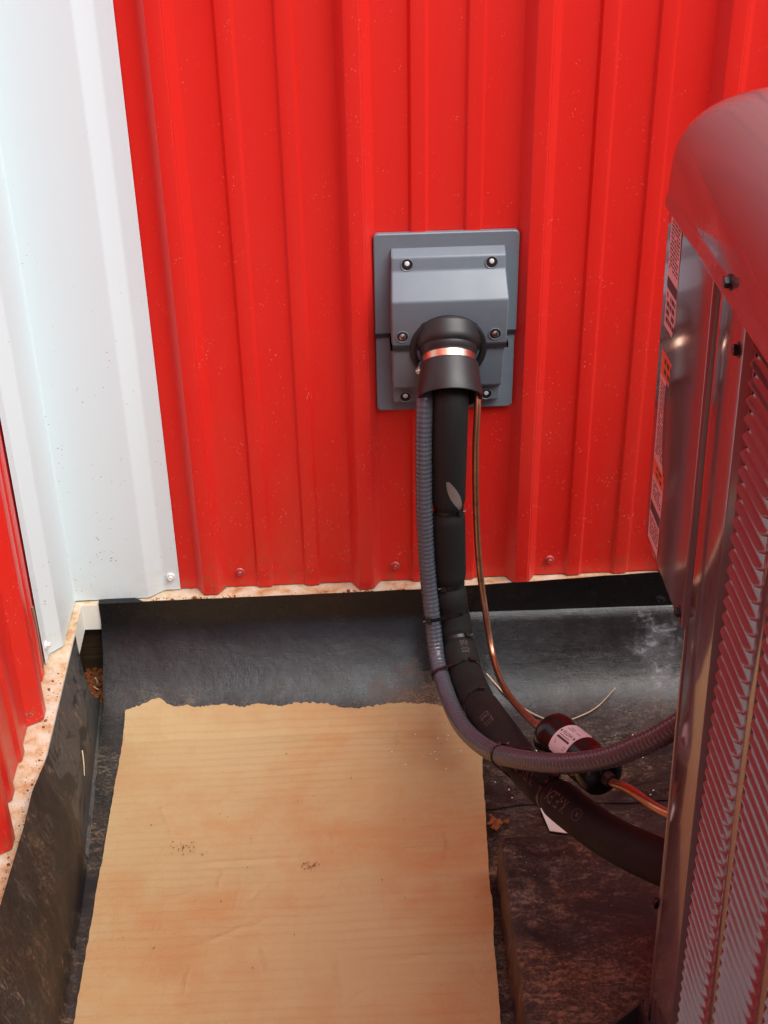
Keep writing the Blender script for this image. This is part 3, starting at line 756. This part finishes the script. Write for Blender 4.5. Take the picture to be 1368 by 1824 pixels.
# post: folded profile with shallow channels on both sides
m = MB(); pf = fillet([(14, 24), (3, 22.5), (3.5, 19.5), (9, 16), (9, 6), (6, 2), (0, -1), (0, -71), (7, -73.5), (7, -82), (3.2, -85.5), (3.2, -90)], 1.2)
m.grid([[(x, y, z) for x, y in pf] for z in (ZB, -200, 60, 240, ZT)]); acp(m, 'corner_post', 'taupe', smooth=25)
# service panel over the recess, bent round the back corner
m = MB(); pf = fillet([(8.5, 17.5), (0, 19.5), (0, 182), (16, 182), (170, 182)], 18, 6)
sag = lambda y, z: .9 * math.sin((z - 60) / 105.) * math.sin(max(0, y - 20) / 50)
m.grid([[(x + (sag(y, z) if x < 1 else 0), y, z) for x, y in pf] for z in linsp(60, 396, 22)])
m.grid([[(x, y, 60) for x, y in pf], [(x + (10 if y < 172 else 0), y - (10 if y > 172 else 0), 59) for x, y in pf]])
svc = acp(m, 'service_panel', 'taupe', smooth=30)
# recess liner and body
m = MB(); m.box(112, 770, 17, 181, ZB, 60); m.box(20, 770, YF + 20, 16, ZB, ZT - 8); m.box(20, 770, 16, 180, 61, ZT - 8); acp(m, 'inner_body', 'dark')
m = MB(); m.box(-3, 775, YF - 3, 16, ZB - 7, ZB + 22); acp(m, 'base_pan', 'taupe')
m = MB(); m.box(172, 772, 181.2, 183, ZB, ZT); m.box(772, 774, YF, 183, ZB, ZT); m.box(3, 772, YF - 1, YF + 1, ZB, ZT); acp(m, 'casing_sheet', 'taupe')
# valves in the recess
def valve(p, d, r):
    m = MB(); m.lathe(p, d, [(-10, 0), (-10, r), (22, r), (24, r * .7), (60, r * .7), (60, 0)], 16); m.lathe(Vector(p) + Vector((0, 0, 0)), (0, .3, 1), [(-10, r * .8), (26, r * .8), (27, r * .5), (40, r * .5), (40, 0)], 12); acp(m, 'service_valve', 'brass', smooth=35)
valve((46, 30, -252), (1, 0, 0), 11); valve((38, 20, -172), (1, 0, 0), 8)
# louvers
def column(y0, y1, zs, single=True, parent=None):
    NYs = [0, .03, .08, .15, .3, .5, .7, .85, .92, .97, 1]; ph = 12.6
    cross = [(12, 6.9), (9.4, 3.6), (6.2, -1.1), (3.8, -4.5), (1.5, -5.9), (-.8, -6.4), (-1.7, -7.0), (-1.3, -7.8), (5, -7.8), (14, -6.8)]
    P = []
    for t in NYs:
        y = y0 + (y1 - y0) * t; d = min(t, 1 - t) * abs(y1 - y0); e = 1 - (1 - min(1, d / 7)) ** 2.0
        lift = (1 - e) * 1.6
        P.append([(4.6 + (x - 4.6) * e, y, min(6.9, z + (lift if z < 2 else 0))) for x, z in cross])
    m = MB(); m.grid(P); first = None
    if single:
        for z in zs:
            if first is None: first = acp(m, 'louver', 'taupe', smooth=50, parent=parent); first.location = (0, 0, z * S)
            else:
                c = first.copy(); col.objects.link(c); c.parent = parent; c.location = (0, 0, z * S)
    else:
        for z in zs: tot.add([(x, y, zz + z) for x, y, zz in m.v], m.f)
LP_ = 14.2; zs = [ZT - 15 - LP_ * i for i in range(int((ZT - 15 - ZB - 34) / LP_))]
cols = [(-87, -162), (-181, -266), (-285, -370), (-389, -474), (-493, -578), (-597, -682)]
m = MB()
for a, b in zip([-162, -266, -370, -474, -578, -682], [-181, -285, -389, -493, -597, YF]):
    m.grid([[(x, y, z) for x, y in fillet([(8, a + .5), (1.6, a - 1), (1.6, b + 1), (8, b - .5)], 1.2)] for z in (ZB + 20, 0, ZT)])
m.box(1.6, 9, YF, -86, ZT - 9, ZT); m.box(1.6, 9, YF, -86, ZB + 20, zs[-1] - 7)
lp = acp(m, 'louver_panel', 'taupe', smooth=25)
tot = MB()
for k, (a, b) in enumerate(cols): column(a, b, zs, k < 5, lp)
tag(acp(tot, 'louver', 'taupe', smooth=50, parent=lp), kind='stuff')
# rounded top cover
def cap_ring(ins, z, R=120, k=14):
    return [(x, y, z) for x, y in rrect(-11 + ins, 790 - ins, YF - 12 + ins, 190 - ins, max(R - ins * .1, 20), k)]
lv = [(14, 399), (3, 399), (.3, 398), (-1.8, 400), (-1.6, 405), (0, 409), (0, 416), (.6, 427)]
for i in range(13):
    a = math.pi / 2 * i / 12; lv.append((1 + 66 * (1 - math.cos(a)) , 432 + 64 * math.sin(a)))
lv += [(90, 499), (140, 503), (200, 506), (205, 502), (210, 480)]
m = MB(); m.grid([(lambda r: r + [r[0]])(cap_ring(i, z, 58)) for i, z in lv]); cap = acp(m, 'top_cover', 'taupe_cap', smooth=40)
m = MB(); m.add(cap_ring(211, 480, 58), [tuple(range(60))]); acp(m, 'fan_deck', 'dark', cap)
for R in (60, 85, 110, 135, 160, 180):
    m = MB(); m.tube([(390 + R * math.cos(q * math.pi / 24), -265 + R * math.sin(q * math.pi / 24), 505) for q in range(49)], 2, 8); acp(m, 'guard_ring', 'black_screw', cap)
for q in range(12):
    a = q * math.pi / 6; m = MB(); m.tube([(390 + 30 * math.cos(a), -265 + 30 * math.sin(a), 501), (390 + 186 * math.cos(a), -265 + 186 * math.sin(a), 501)], 2.2, 8); acp(m, 'guard_spoke', 'black_screw', cap)
# black hex screws
def acscrew(p, nrm, par):
    p = Vector(p); m = MB(); m.lathe(p, nrm, [(-1, 5.8), (.9, 5.8), (1.2, 4.2)], 18); m.lathe(p, nrm, [(1, 4.5), (4.2, 4.4), (4.7, 3.4), (4.4, 0)], 6); acp(m, 'screw', 'black_screw', par, 30)
acscrew((-11.5, -61, 413), (-1, 0, 0), cap); acscrew((0, -60, 361), (-1, 0, 0), ac); acscrew((0, 30, 70), (-1, 0, 0), svc); acscrew((2, 20, -277), (-.6, .8, 0), ac)
# warning stickers on the service panel (dense small print drawn as short bars)
def sticker(y0, y1, z0, z1, bands, seed, name='warning_label'):
    rnd = random.Random(seed)
    sg = lambda y, z: -.55 + sag(y, z)
    m = MB(); m.grid([[(sg(y, z), y, z) for y in linsp(y0, y1, 9)] for z in linsp(z0, z1, 24)]); lab = acp(m, name, 'lab_pink', svc)
    bm_, oz, ink = MB(), MB(), MB()
    z = z1 - 5
    def bar(mm, a, b, zc, h, off): mm.grid([[(sg(y, zz) - off, y, zz) for y in linsp(a, b, 4)] for zz in (zc - h / 2, zc + h / 2)])
    for kind, za, zb in bands:
        if kind == 'orange' or kind == 'dark':
            bar(oz if kind == 'orange' else bm_, y0 + 1, y1 - 1, (za + zb) / 2, abs(zb - za), .12)
            if kind == 'orange':
                for zz in (za + (zb - za) * .3, za + (zb - za) * .7):
                    y = y1 - 12
                    while y > y0 + 8:
                        L = rnd.uniform(5, 11); bar(ink, max(y - L, y0 + 4), y, zz, abs(zb - za) * .22, .22); y -= L + 3
        else:
            zz = za
            while zz > zb + 2:
                y = y1 - rnd.uniform(3, 6)
                while y > y0 + 6:
                    L = rnd.uniform(3, 10); bar(ink, max(y - L, y0 + 3), y, zz, 1.7 if kind == 'text' else 4.6, .12); y -= L + (1.6 if rnd.random() < .85 else 8)
                zz -= 3.4 if kind == 'text' else 7.4
    for mm, nm, mt in ((oz, 'orange_band', 'orange'), (bm_, 'dark_band', 'ink'), (ink, 'fine_print', 'ink')):
        if mm.v:
            o = acp(mm, nm, mt, lab)
            if nm == 'fine_print': tag(o, kind='stuff')
sticker(122, 163, 66, 262, [('orange', 262, 238), ('text', 232, 158), ('orange', 152, 136), ('text', 130, 112), ('dark', 108, 97), ('text', 92, 70)], 3)
sticker(126, 163, 284, 392, [('text', 380, 335), ('dark', 330, 320), ('rows', 314, 288)], 5)
m = MB(); m.grid([[(-.6 + sag(y, z), y, z) for y in (121, 125)] for z in (272, 281)]); acp(m, 'label_scrap', 'orange', svc)
# hold-down bracket at the foot
m = MB()
m.prism([(0, 0), (44, 0), (0, 52)], lambda p, a: (-2 - p[0], a, ZB - 7 + p[1] + 1), 22, 25); m.prism([(0, 0), (44, 0), (0, 52)], lambda p, a: (-2 - p[0], a, ZB - 7 + p[1] + 1), -22, -19)
m.box(-48, -4, -25, 30, ZB - 8, ZB - 4.5); m.box(-7, -4, -22, 25, ZB - 4.5, ZB + 48); acp(m, 'foot_bracket', 'bracket')

# ------------------------------------------------------------------ small debris
def straw_piece(pts, r, label, mat='straw', name='straw', cat='straw', group=None):
    m = MB(); P = spline(pts, 8); m.tube(P, lambda i: r * (1 - .45 * i / len(P)), 6); return tag(m.obj(name, mat, None, smooth=60), label, cat, group)
straw_piece([(398, -96, -104), (430, -132, -125), (467, -160, -136), (500, -170, -141), (535, -162, -136), (560, -148, -131), (586, -128, -117)], 1.5, 'long pale straw lying on the rubber behind the filter drier')
straw_piece([(-199.5, -249, 156), (-198.4, -250, 128), (-198, -252, 105), (-198.6, -254, 62)], 2.0, 'brown twig leaning upright on the left red wall', 'twig', 'twig', 'twig')
straw_piece([(-182, -46, -142), (-179, -48, -132), (-181, -50, -122)], 1.8, 'short pale straw standing in the dirt hole at the wall corner, further right')
straw_piece([(-190, -40, -140), (-184, -52, -138), (-177, -62, -135)], 1.8, 'short pale straw lying flat across the dirt hole at the wall corner')
m = MB(); P = [left_strip(-262, .52), left_strip(-275, .60), left_strip(-290, .66)]; straw_piece([(p[0] + 2.5, p[1], p[2] + 2) for p in P], 1.0, 'thin pale straw stuck on the grey-black rubber strip')
# white scrap under the pipe
m = MB(); m.prism([(448, -338), (455, -378), (482, -386), (492, -352), (468, -322)], lambda p, a: (p[0], p[1], a + 2 * N1(p[0] * .1, p[1] * .1)), -147, -145.5)
tag(m.obj('paper_scrap', 'paper'), 'off-white scrap of paper on the rubber, half hidden under the insulated pipe', 'paper scrap')
# red clay clod by the cardboard
m = MB()
for _ in range(16): m.blob((384 + random.gauss(0, 4), -368 + random.gauss(0, 6), -143 + random.uniform(0, 5)), random.uniform(2.5, 5))
for _ in range(5): m.blob((381 + random.gauss(0, 3), -352 + random.gauss(0, 4), -143), random.uniform(1.5, 3))
tag(m.obj('clay_clod', 'clod'), 'crumbly red clay clod beside the right edge of the cardboard', 'clay clod')
# loose dirt: in the corner hole, along both ledges and over the rubber
m = MB()
for _ in range(420): m.blob((random.uniform(-203, -160), random.uniform(-78, -10), -150 + random.uniform(0, 14)), random.uniform(1.5, 6))
tag(m.obj('loose_dirt', 'clod'), kind='stuff')
m = MB()
for _ in range(170):
    x = random.choice([random.gauss(0, 22), random.gauss(228, 26), random.uniform(-80, 680), random.uniform(-90, 420)]); r = random.uniform(.6, 1.7) * (1 + 1.3 * (random.random() < .12)); m.blob((x, random.uniform(-28, -19), -3.2 + r * .4), r)
for _ in range(150):
    r = random.uniform(.4, 1.1) * (1 + 1.4 * (random.random() < .1)); m.blob((random.uniform(-208, -191), random.uniform(-620, -170), -3 + r * .4), r)
tag(m.obj('dirt_crumbs', 'clod'), kind='stuff')
m = MB()
for _ in range(230):
    x, y = random.uniform(-120, 680), random.choice([random.uniform(-260, -90), random.gauss(-150, 40)])
    if y > -95: continue
    r = random.uniform(.5, 1.5) * (1 + 1.0 * (random.random() < .06)); m.blob((x, y, rub_z(x, y) + 2 + max(0, (y + 150) * .06)), r)
for _ in range(70):
    x, y = random.uniform(395, 560), random.uniform(-760, -460); m.blob((x, y, -74.6), random.uniform(.5, 1.6))
for _ in range(90):
    x, y = random.choice([(random.uniform(-120, 350), random.uniform(-640, -150)), (random.gauss(140, 7), random.gauss(-425, 4)), (random.gauss(-25, 14), random.gauss(-385, 9))]); m.blob((x, y, -141.0), random.uniform(.4, 1.2), .5)
tag(m.obj('dirt_specks', 'clod'), kind='stuff')
m = MB()
for _ in range(60):
    x, y = random.uniform(-120, 640), random.uniform(-330, -120); m.blob((x, y, rub_z(x, y) + 2.0), random.uniform(.8, 1.9))
for _ in range(16):
    x, y = random.uniform(250, 360), random.uniform(-260, -140); m.blob((x, y, -140.5), random.uniform(.8, 1.6), .5)
tag(m.obj('pale_chips', 'paper'), kind='stuff')
